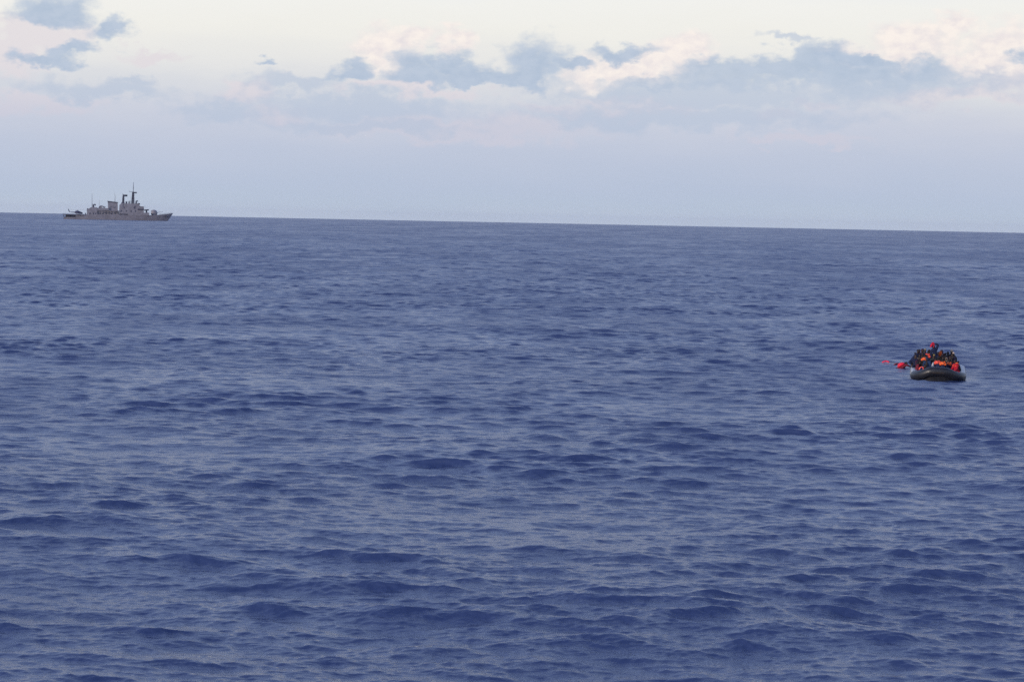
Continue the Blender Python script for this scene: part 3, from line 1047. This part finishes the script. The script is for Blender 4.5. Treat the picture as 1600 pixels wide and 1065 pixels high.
def person(label, loc, pelvis, face=0.0, foot=-0.40, lean=0.15, tilt=0.0, arms=('lap', 'lap'), top='navy', legs='black', head='hair',
           headcol='black', vest=None, tone=0, turn=0.0, scale=1.0, group=PEOPLE, kind='sit', yoke=False):
    """loc: place on the boat (x, y, floor height); pelvis: seat height above the feet; face: yaw, 0 looks to the bow"""
    root = boat_frame('person', label, 'person', loc, face, group)
    root.scale = (scale,) * 3
    h = pelvis
    hip0 = Vector((0, 0, h))
    rot = Matrix.Rotation(lean, 3, 'X') @ Matrix.Rotation(tilt, 3, 'Y')
    T = lambda x, y, z: hip0 + rot @ Vector((x, y, z))
    waist, chest, upper, neck = T(0, 0, 0.15), T(0, -0.01, 0.32), T(0, 0, 0.45), T(0, -0.01, 0.54)
    hrot = rot @ Matrix.Rotation(turn, 3, 'Z') @ Matrix.Rotation(-lean * 0.6, 3, 'X')
    H = lambda x, y, z: neck + hrot @ Vector((x, y, z))
    skin = cloth('skin_tone_%s' % 'abcd'[tone], SKIN_TONES[tone], 0.55)
    jaw, mid, crown = H(0, -0.035, 0.075), H(0, -0.015, 0.15), H(0, 0.0, 0.225)
    body = [[(hip0, 0.115), (waist, 0.105), (chest, 0.125), (upper, 0.11), (neck, 0.055), (jaw, 0.066), (mid, 0.084), (crown, 0.066)]]
    body.append([(jaw, 0.066), (H(0, -0.075, 0.055), 0.035)])                         # chin
    extras = [[(H(0, -0.075, 0.145), 0.014), (H(0, -0.112, 0.110), 0.019), (H(0, -0.085, 0.100), 0.016)],     # nose
              [(H(-0.03, -0.086, 0.075), 0.011), (H(0.03, -0.086, 0.075), 0.011)],                             # lips
              [(H(-0.055, -0.076, 0.172), 0.013), (H(0.055, -0.076, 0.172), 0.013)]]                           # brow
    for s in (-1, 1):
        extras.append([(H(s * 0.083, 0.0, 0.165), 0.015), (H(s * 0.090, 0.005, 0.115), 0.013)])                # ears
    tops = [[(hip0 + rot @ Vector((0, 0, -0.02)), 0.15), (waist, 0.15), (chest, 0.17), (upper, 0.145), (T(0, 0, 0.52), 0.085)]]
    hands = []
    for s, pose in ((-1, arms[0]), (1, arms[1])):
        d1, d2 = ARMS[pose]
        u = (rot @ Vector((d1[0] * s, d1[1], d1[2]))).normalized()
        f = (rot @ Vector((d2[0] * s, d2[1], d2[2]))).normalized()
        sh = T(s * 0.185, 0, 0.455)
        el = sh + u * 0.29
        wr = el + f * 0.25
        palm = wr + f * 0.085
        body.append([(upper, 0.11), (sh, 0.06), (el, 0.045), (wr, 0.029), (palm, 0.036)])
        tops.append([(upper, 0.145), (sh, 0.105), (sh * 0.5 + el * 0.5, 0.09), (el, 0.080), (wr - f * 0.02, 0.054)])
        side = f.cross(Vector((0, 0, 1)))
        side = side.normalized() if side.length > 0.1 else Vector((1, 0, 0))
        nor = side.cross(f).normalized()
        for k in range(4):
            base = palm + side * (0.024 * (1.5 - k)) + f * 0.01
            ln = (0.070, 0.080, 0.076, 0.060)[k]
            k1 = base + f * ln * 0.55 - nor * 0.008
            k2 = k1 + f * ln * 0.40 - nor * 0.028
            extras.append([(base, 0.010), (k1, 0.0095), (k2, 0.008)])
        tb = wr + f * 0.03 + side * 0.028 * s
        extras.append([(tb, 0.012), (tb + side * 0.035 * s + f * 0.03 - nor * 0.01, 0.011), (tb + side * 0.035 * s + f * 0.062 - nor * 0.02, 0.009)])
        hands.append(palm)
    pants = []
    for s in (-1, 1):
        hp = hip0 + Vector((s * 0.10, 0, -0.02))
        an = Vector((s * 0.13, foot, 0.085))
        L = 0.43
        dv = an - hp
        dist = min(dv.length, 2 * L - 0.01)
        an = hp + dv.normalized() * dist if dv.length > dist else an
        m_ = (hp + an) / 2
        dv = an - hp
        fw = Vector((s * 0.25, -1, 0.25))
        fw = (fw - dv.normalized() * fw.dot(dv.normalized())).normalized()
        kn = m_ + fw * math.sqrt(max(L * L - (dv.length / 2) ** 2, 0))
        toe = an + Vector((0, -0.17, -0.045))
        body.append([(hip0, 0.115), (hp, 0.095), (kn, 0.058), (an, 0.038), (toe, 0.036)])
        pants.append([(hip0, 0.13), (hp, 0.112), (hp * 0.5 + kn * 0.5, 0.095), (kn, 0.078), (kn * 0.45 + an * 0.55, 0.066), (an + Vector((0, 0, 0.04)), 0.058)])
    skin_object('body', body + extras, skin, root, 1)
    skin_object('jacket', tops, cloth('cloth_' + top, CLOTH[top]), root, 1)
    skin_object('trousers', pants, cloth('cloth_' + legs, CLOTH[legs]), root, 1)
    if head == 'hair':
        skin_object('hair', [[(H(0, 0.035, 0.10), 0.066), (H(0, 0.022, 0.165), 0.086), (H(0, 0.0, 0.235), 0.071)]], cloth('hair_black', (0.008, 0.007, 0.007), 0.7), root, 1)
    elif head == 'cap':
        skin_object('cap', [[(H(0, 0.025, 0.135), 0.080), (H(0, 0.012, 0.195), 0.092), (H(0, 0.0, 0.255), 0.070)],
                            [(H(0, 0.012, 0.195), 0.092), (H(0, -0.085, 0.20), 0.05)]], cloth('cloth_' + headcol, CLOTH[headcol]), root, 1)
    elif head == 'hood':
        skin_object('hood', [[(T(0, 0.03, 0.47), 0.105), (H(0, 0.030, 0.07), 0.100), (H(0, 0.025, 0.16), 0.112), (H(0, 0.005, 0.245), 0.088)]],
                    cloth('cloth_' + headcol, CLOTH[headcol]), root, 1)
    elif head == 'scarf':
        skin_object('headscarf', [[(T(0, -0.01, 0.50), 0.10), (H(0, 0.03, 0.06), 0.095), (H(0, 0.025, 0.16), 0.105), (H(0, 0.0, 0.24), 0.085)],
                                  [(H(0, 0.03, 0.06), 0.095), (T(0, 0.10, 0.42), 0.07)]], cloth('cloth_' + headcol, CLOTH[headcol]), root, 1)
    if vest and yoke:
        pts = [(T(-0.155, -0.10, 0.33), 0.075), (T(-0.135, -0.02, 0.50), 0.085), (T(0, 0.095, 0.51), 0.10), (T(0.135, -0.02, 0.50), 0.085), (T(0.155, -0.10, 0.33), 0.075)]
        lv = skin_object('life_vest', [pts, [(T(0, 0.095, 0.51), 0.10), (T(0, 0.13, 0.32), 0.145)], [(T(-0.135, -0.02, 0.50), 0.085), (T(-0.13, 0.12, 0.33), 0.12)],
                                       [(T(0.135, -0.02, 0.50), 0.085), (T(0.13, 0.12, 0.33), 0.12)]], cloth('vest_' + vest, CLOTH[vest], 0.6), root, 1)
    elif vest:
        path = []
        for s, order in ((-1, 1), (1, -1)):
            pts = [(T(s * 0.10, -0.155, 0.06), 0.072), (T(s * 0.105, -0.175, 0.24), 0.082), (T(s * 0.115, -0.12, 0.43), 0.074), (T(s * 0.10, 0.03, 0.525), 0.064)]
            path += pts if order == 1 else [(T(0, 0.115, 0.515), 0.07)] + pts[::-1]
        back = [(T(0, 0.115, 0.515), 0.07), (T(0, 0.165, 0.36), 0.095), (T(0, 0.15, 0.14), 0.09)]
        lv = skin_object('life_vest', [path, back], cloth('vest_' + vest, CLOTH[vest], 0.6), root, 1)
        belt = [T(0.24 * math.cos(a), 0.235 * math.sin(a) - 0.01, 0.14) for a in (2 * math.pi * k / 14 for k in range(15))]
        new_part('strap', cloth('strap_black', (0.012, 0.012, 0.014)), lv, lambda bm: add_tube(bm, belt, 0.018, 6))
    return root, hands


FL = 0.07      # floor of the boat


def aboard(label, x, y, head_z, face=0.0, where='in', **kw):
    """put one person so that the top of the head comes to head_z above the water"""
    lean = kw.get('lean', 0.15)
    kw.setdefault('scale', 1.08)
    head_z = (head_z - FL) / kw['scale'] + FL
    pelvis = head_z - FL - 0.56 * math.cos(lean) - 0.27
    foot = -0.38 if where == 'tube' else (-0.36 if pelvis < 0.45 else -0.20)
    base = FL
    if pelvis > 1.0:                      # standing on the thwart
        base = 0.39
        pelvis -= 0.32
    pelvis = min(max(pelvis, 0.17), 0.88)
    return person(label, (x, y, base), pelvis, face, foot=foot, **kw)


#   x, y in the boat, height of the crown above the water, who, how they sit or stand
CROWD = [
    (-1.47, 6.40, 1.75, 'person with bare dark head in navy jacket, at the left rear corner of the boat', dict(face=0.5, top='navy', legs='black', tone=1, arms=('side','hug'))),
    (-1.30, 8.20, 1.69, 'person in black jacket, rear row, between the maroon hooded one and the left rear corner', dict(face=-0.3, top='black', tone=3, turn=0.4)),
    (-1.13, 7.40, 1.76, 'person in maroon hooded coat beside the yellow cap in the rear row', dict(face=0.2, top='maroon', head='hood', headcol='maroon', tone=1)),
    (-0.94, 6.60, 1.81, 'person wearing a yellow cap above a navy jacket, rear row left of centre', dict(face=0.1, top='navy', head='cap', headcol='yellow', tone=0, turn=-0.3)),
    (-0.65, 7.60, 1.72, 'person in charcoal jacket right behind the orange vest left of centre, beside the yellow cap', dict(face=0.0, top='charcoal', tone=3, arms=('hug','hug'))),
    (-0.21, 5.20, 2.32, 'person standing tallest in navy hooded jacket, arm over head, waving a pink red cloth', dict(face=0.35, top='navy', legs='navy', head='hood', headcol='navy', arms=('side','arc'), lean=-0.05, tilt=-0.22, tone=0, scale=1.06)),
    (-0.72, 5.30, 1.75, 'person with bare dark head in red orange life vest, just below the yellow cap', dict(face=2.9, top='black', vest='coral', yoke=True, tone=1, arms=('side','side'))),
    (-0.40, 4.70, 1.62, 'person in black jacket and dark hair, directly left of the khaki capped face at centre', dict(face=0.6, top='black', tone=3, turn=0.4)),
    (-0.30, 4.20, 1.58, 'person in a dull yellow cap and charcoal jacket, low in mid boat', dict(face=0.0, top='charcoal', head='cap', headcol='yellow', tone=2)),
    (0.09, 5.60, 1.73, 'person with a bright orange headscarf over a maroon top, right of the standing figure', dict(face=2.7, top='maroon', head='scarf', headcol='orange', tone=1)),
    (0.34, 6.80, 1.77, 'person in a tall purple brown hood, rear row right of the orange headscarf', dict(face=-0.5, top='brown', head='hood', headcol='purple', tone=0, tilt=-0.15)),
    (0.62, 7.40, 1.62, 'person with bare black head between the purple hood and the cream scarf', dict(face=0.2, top='black', tone=3)),
    (0.91, 6.60, 1.75, 'person with a cream cloth round the face and black hair, rear right', dict(face=-0.3, top='charcoal', head='hair', tone=2, arms=('hug','side'))),
    (1.19, 6.00, 1.57, 'person in dark purple jacket hunched on the right tube, farthest back of that side', dict(face=-1.4, where='tube', top='purple', legs='navy', tone=1, lean=0.35, turn=-0.3)),
    (0.77, 5.20, 1.46, 'person in black with folded arms, below the cream scarfed one', dict(face=0.1, top='black', tone=1, arms=('hug','hug'))),
    (0.46, 5.50, 1.44, 'person in brown jacket, middle of the boat, below the purple hood', dict(face=-0.2, top='brown', tone=3)),
    (0.18, 4.90, 1.51, 'person in dark green jacket directly below the orange headscarf', dict(face=0.3, top='green', tone=1, turn=-0.5)),
    (-0.14, 6.40, 1.55, "person in navy beside the waver, head at the waver's right elbow", dict(face=0.0, top='navy', tone=3, arms=('side','hug'))),
    (-1.32, 5.60, 1.48, 'person in a khaki jacket, left side, above the brightest orange life vest', dict(face=0.4, top='khaki', legs='charcoal', tone=1, arms=('side','hug'))),
    (-1.56, 5.00, 1.47, 'person on the left tube in navy with elbow stuck out over the water', dict(face=0.15, where='tube', top='navy', legs='navy', tone=0, arms=('akimbo','lap'), lean=0.1)),
    (-1.44, 4.30, 1.41, 'person in maroon on the left tube, next to the one with the elbow out', dict(face=0.9, top='maroon', tone=1, where='tube', lean=0.25)),
    (-1.22, 3.75, 1.36, 'person in black, left side, in front of the khaki jacket', dict(face=0.3, top='black', tone=3, arms=('hug','hug'))),
    (-0.99, 3.00, 1.60, 'person in the brightest orange life vest, left of centre, over a charcoal jacket', dict(face=2.75, top='charcoal', vest='orange', yoke=True, tone=1, arms=('side','lap'), lean=0.45)),
    (-0.63, 2.90, 1.45, 'person bent forward in a blue hooded coat, right of the brightest orange vest', dict(face=-0.5, top='blue', legs='navy', head='hood', headcol='blue', tone=0, lean=0.5, arms=('hug','lap'))),
    (-1.48, 3.00, 1.21, 'person in a dark red tracksuit sitting on the left tube near the bow', dict(face=1.3, where='tube', top='dark_red', legs='dark_red', tone=1, lean=0.4, arms=('lap','lap'))),
    (-0.92, 2.20, 1.19, 'person crouching in navy behind the front left bow tube, left of the pale grey jacket', dict(face=0.5, top='navy', legs='black', tone=3, lean=0.45, arms=('lap','lap'))),
    (-1.26, 1.75, 1.05, 'person doubled over at the front left in coral vest and blue trousers', dict(face=0.9, top='navy', legs='bright_blue', vest='coral', tone=1, lean=0.85, arms=('lap','lap'))),
    (-0.35, 2.35, 1.41, 'person in a pale grey jacket at the centre front, squeezed beside the coral vest', dict(face=1.35, top='pale_grey', legs='charcoal', tone=1, arms=('side','lap'))),
    (-0.07, 1.70, 1.48, 'person in coral life vest over navy at the bow, right beside the pale grey jacket', dict(face=2.9, top='navy', legs='navy', vest='coral', yoke=True, tone=3, lean=0.35, arms=('lap','hug'))),
    (0.32, 1.55, 1.43, 'person in a wide orange life vest over navy, front row right of centre', dict(face=3.3, top='navy', legs='navy', vest='orange', yoke=True, tone=1, lean=0.35, arms=('lap','lap'))),
    (0.64, 2.20, 1.38, 'person in orange vest and navy, second from the right in the front row', dict(face=2.6, top='navy', legs='navy', vest='orange', yoke=True, tone=2, lean=0.4, arms=('side','lap'))),
    (0.94, 2.85, 1.30, 'person in black between the orange vests and the one all in red', dict(face=-0.4, top='black', legs='black', tone=1, arms=('hug','lap'))),
    (1.23, 1.90, 1.40, 'person all in bright red with an orange vest, on the right tube at the bow', dict(face=-1.0, where='tube', top='red', legs='red', vest='orange', yoke=True, tone=1, lean=0.2, arms=('lap','lap'))),
    (1.44, 3.00, 1.24, 'person in charcoal on the right tube, pale trousers, behind the one all in red', dict(face=-1.5, where='tube', top='charcoal', legs='khaki', tone=2, lean=0.2, arms=('brace','lap'))),
    (-1.65, 6.90, 1.52, 'person in navy leaning out at the left rear, below the bare headed corner one', dict(face=0.7, top='navy', tone=0, arms=('side','hug'))),
    (-1.06, 6.20, 1.56, 'person in brown jacket squeezed under the maroon hood and the yellow cap', dict(face=-0.2, top='brown', tone=1, arms=('hug','hug'))),
    (-0.83, 4.30, 1.54, 'person in navy with dark hair between the two brightest orange vests at left', dict(face=0.2, top='navy', tone=3, lean=0.25)),
    (-0.03, 7.20, 1.60, 'person in black in the rear row between the waver and the orange headscarf', dict(face=0.1, top='black', tone=1)),
    (0.21, 7.90, 1.57, 'person in navy, farthest row, behind the orange headscarf', dict(face=-0.2, top='navy', tone=3)),
    (0.49, 6.10, 1.61, 'person in a maroon top right below the purple brown hood', dict(face=-0.3, top='maroon', tone=1, arms=('hug','side'))),
    (1.06, 7.40, 1.54, 'person in black at the right rear, between the cream cloth and the dark purple jacket', dict(face=-0.6, top='black', tone=0)),
    (1.13, 4.60, 1.42, 'person in navy on the right tube, in front of the dark purple jacket', dict(face=-1.2, where='tube', top='navy', tone=3, lean=0.3)),
    (0.85, 4.10, 1.43, 'person in charcoal, third row, above the one in black beside the red suit', dict(face=-0.2, top='charcoal', tone=1, arms=('hug','hug'))),
    (0.29, 3.90, 1.44, 'person in navy standing straight behind the wide orange vest', dict(face=0.1, top='navy', tone=0, arms=('hug','lap'))),
    (0.02, 3.70, 1.50, 'person in black standing straight behind the coral vest at the bow', dict(face=-0.1, top='black', tone=3, arms=('hug','hug'))),
    (0.57, 3.30, 1.45, 'person with a khaki headscarf, just behind the gap between the two orange vests', dict(face=-0.3, top='brown', head='scarf', headcol='khaki', tone=2, lean=0.2)),
]
for cx, cy, cz, who, how in CROWD:
    pr, hands = aboard(who, cx, cy, cz, **how)
    if 'waving' in who:
        waver, waver_hand = pr, hands[1]
    if 'cream cloth' in who:
        bpy.context.view_layer.update()
        z0 = cz - FL - 0.27
        skin_object('face_scarf', [[(Vector((0.02, -0.13, z0 + 0.19)), 0.05), (Vector((0.0, -0.14, z0 + 0.08)), 0.075), (Vector((0.0, -0.12, z0 - 0.04)), 0.09)],
                                   [(Vector((-0.10, -0.05, z0 + 0.06)), 0.04), (Vector((0.0, -0.14, z0 + 0.08)), 0.075), (Vector((0.10, -0.05, z0 + 0.06)), 0.04)]],
                    cloth('cloth_cream', CLOTH['cream']), pr, 1)

# the cloth held aloft
bpy.context.view_layer.update()
hw = waver.matrix_world @ waver_hand


def waved_cloth():
    o = thing('cloth', 'pink red cloth held aloft by the tallest standing person on the boat', 'cloth', tuple(hw), -BOAT_AZ)

    def f(bm):
        nx, nz = 8, 9
        g0 = []
        for j in range(nz + 1):
            row = []
            for i in range(nx + 1):
                u, v = i / nx, j / nz
                w = 0.10 + 0.17 * min(1.0, v * 2.2)
                x = -0.05 - 0.08 * v + (u - 0.5) * w
                y = 0.05 * math.sin(u * 9 + v * 2) * (0.3 + v) - 0.06
                z = 0.10 - 0.34 * v - 0.04 * abs(u - 0.5)
                row.append(bm.verts.new((x, y, z)))
            g0.append(row)
        for j in range(nz):
            for i in range(nx):
                bm.faces.new((g0[j][i], g0[j][i + 1], g0[j + 1][i + 1], g0[j + 1][i]))
        bmesh.ops.solidify(bm, geom=list(bm.faces), thickness=0.012)
    new_part('fabric', cloth('cloth_pink_red', CLOTH['pink_red']), o, f, True)


waved_cloth()


def build_swimmer():
    r = boat_frame('person', 'person in the water off the left stern of the boat, in a red life vest', 'person', (-2.34, 11.4, 0.02), R(80))
    V = Vector
    skin = cloth('skin_tone_b', SKIN_TONES[1], 0.55)
    r.scale = (1.12,) * 3
    # faces local -y, chest down, towards the boat
    hip, waist, chest, upper, neck = V((0, 0.62, -0.10)), V((0, 0.42, -0.02)), V((0, 0.22, 0.08)), V((0, 0.08, 0.14)), V((0, -0.02, 0.22))
    jaw, mid, crown = V((0, -0.09, 0.27)), V((0, -0.09, 0.35)), V((0, -0.06, 0.43))
    body = [[(hip, 0.115), (waist, 0.105), (chest, 0.125), (upper, 0.11), (neck, 0.055), (jaw, 0.066), (mid, 0.084), (crown, 0.066)], [(jaw, 0.066), (V((0, -0.14, 0.255)), 0.035)]]
    ex = [[(mid + V((0, -0.07, 0)), 0.014), (mid + V((0, -0.10, -0.035)), 0.019), (mid + V((0, -0.08, -0.045)), 0.015)]]
    tops = [[(hip, 0.13), (waist, 0.13), (chest, 0.15), (upper, 0.13)]]
    for s, elb, wr in ((-1, V((-0.32, -0.12, 0.26)), V((-0.26, -0.36, 0.20))), (1, V((0.34, 0.0, 0.22)), V((0.26, -0.24, 0.12)))):
        sh = V((s * 0.19, 0.06, 0.15))
        f = (wr - elb).normalized()
        palm = wr + f * 0.08
        body.append([(upper, 0.11), (sh, 0.06), (elb, 0.045), (wr, 0.030), (palm, 0.036)])
        tops.append([(upper, 0.13), (sh, 0.09), (elb, 0.072), (wr - f * 0.03, 0.05)])
        for k in range(4):
            b = palm + V(((k - 1.5) * 0.024, 0, 0))
            ex.append([(b, 0.010), (b + f * 0.045, 0.0095), (b + f * 0.078 - V((0, 0, 0.02)), 0.008)])
        tb = wr + V((-s * 0.03, 0, 0))
        ex.append([(tb, 0.012), (tb + f * 0.03 + V((-s * 0.03, 0, 0)), 0.011), (tb + f * 0.06 + V((-s * 0.035, 0, -0.01)), 0.009)])
        kn, an = V((s * 0.14, 1.02, -0.22)), V((s * 0.13, 1.42, -0.30))
        body.append([(hip, 0.115), (V((s * 0.1, 0.64, -0.1)), 0.095), (kn, 0.058), (an, 0.038), (an + V((0, 0.16, 0)), 0.034)])
    skin_object('body', body + ex, skin, r, 1)
    skin_object('jacket', tops, cloth('cloth_dark_red', CLOTH['dark_red']), r, 1)
    skin_object('hair', [[(V((0, -0.03, 0.30)), 0.066), (V((0, -0.055, 0.37)), 0.086), (V((0, -0.05, 0.44)), 0.070)]], cloth('hair_black', (0.008, 0.007, 0.007), 0.7), r, 1)
    skin_object('life_vest', [[(V((-0.13, 0.46, 0.10)), 0.10), (V((-0.13, 0.24, 0.25)), 0.12), (V((-0.11, 0.06, 0.30)), 0.09), (V((0, 0.02, 0.31)), 0.08),
                               (V((0.11, 0.06, 0.30)), 0.09), (V((0.13, 0.24, 0.25)), 0.12), (V((0.13, 0.46, 0.10)), 0.10)],
                              [(V((0, 0.02, 0.31)), 0.08), (V((0, 0.22, 0.30)), 0.12), (V((0, 0.46, 0.17)), 0.12)]], cloth('vest_red', (0.80, 0.020, 0.050), 0.6), r, 1)


build_swimmer()


def drifting(label, loc, rot, s, col):
    o = boat_frame('life_jacket', label, 'life jacket', loc, rot, 'life jackets drifting beside the boat')
    V = Vector
    skin_object('float', [[(V((-0.42, 0.05, 0.02)) * s, 0.06 * s), (V((-0.20, 0.0, 0.12)) * s, 0.085 * s), (V((-0.02, 0.06, 0.20)) * s, 0.075 * s),
                           (V((0.16, 0.0, 0.15)) * s, 0.10 * s), (V((0.36, -0.05, 0.06)) * s, 0.085 * s)],
                          [(V((-0.02, 0.06, 0.20)) * s, 0.075 * s), (V((0.05, 0.28, 0.10)) * s, 0.09 * s)]], cloth('vest_' + col, CLOTH[col], 0.6), o, 1)
    new_part('strap', cloth('strap_black', (0.012, 0.012, 0.014)), o,
             lambda bm: add_tube(bm, [(0.36 * s, -0.05, 0.09 * s), (0.55 * s, -0.1, 0.05), (0.8 * s, -0.06, 0.06), (0.95 * s, -0.12, 0.03)], 0.022, 6))


drifting('pink red life jacket drifting on its own, farthest left of the boat', (-3.83, 16.9, 0.06), 0.1, 0.72, 'pink_red')
drifting('small dark red life jacket afloat between the swimmer and the drifting pink red one', (-2.95, 14.6, 0.05), 0.5, 0.72, 'dark_red')


# ------------------------------------------------------------------ thin sea haze
def build_haze():
    m = bpy.data.materials.new("sea_haze")
    m.use_nodes = True
    g = NT(m.node_tree)
    p = g.n('ShaderNodeVolumePrincipled')
    p.inputs['Color'].default_value = (0.96, 0.97, 1.0, 1)
    p.inputs['Density'].default_value = 0.000016
    p.inputs['Anisotropy'].default_value = 0.2
    out = g.n('ShaderNodeOutputMaterial')
    g.link(p.outputs[0], out.inputs['Volume'])
    bm = bmesh.new()
    add_box(bm, -24500, 24500, -24500, 24500, -60.0, 52.0)
    o = link_mesh('haze', bm, m)
    o['kind'] = 'stuff'


build_haze()
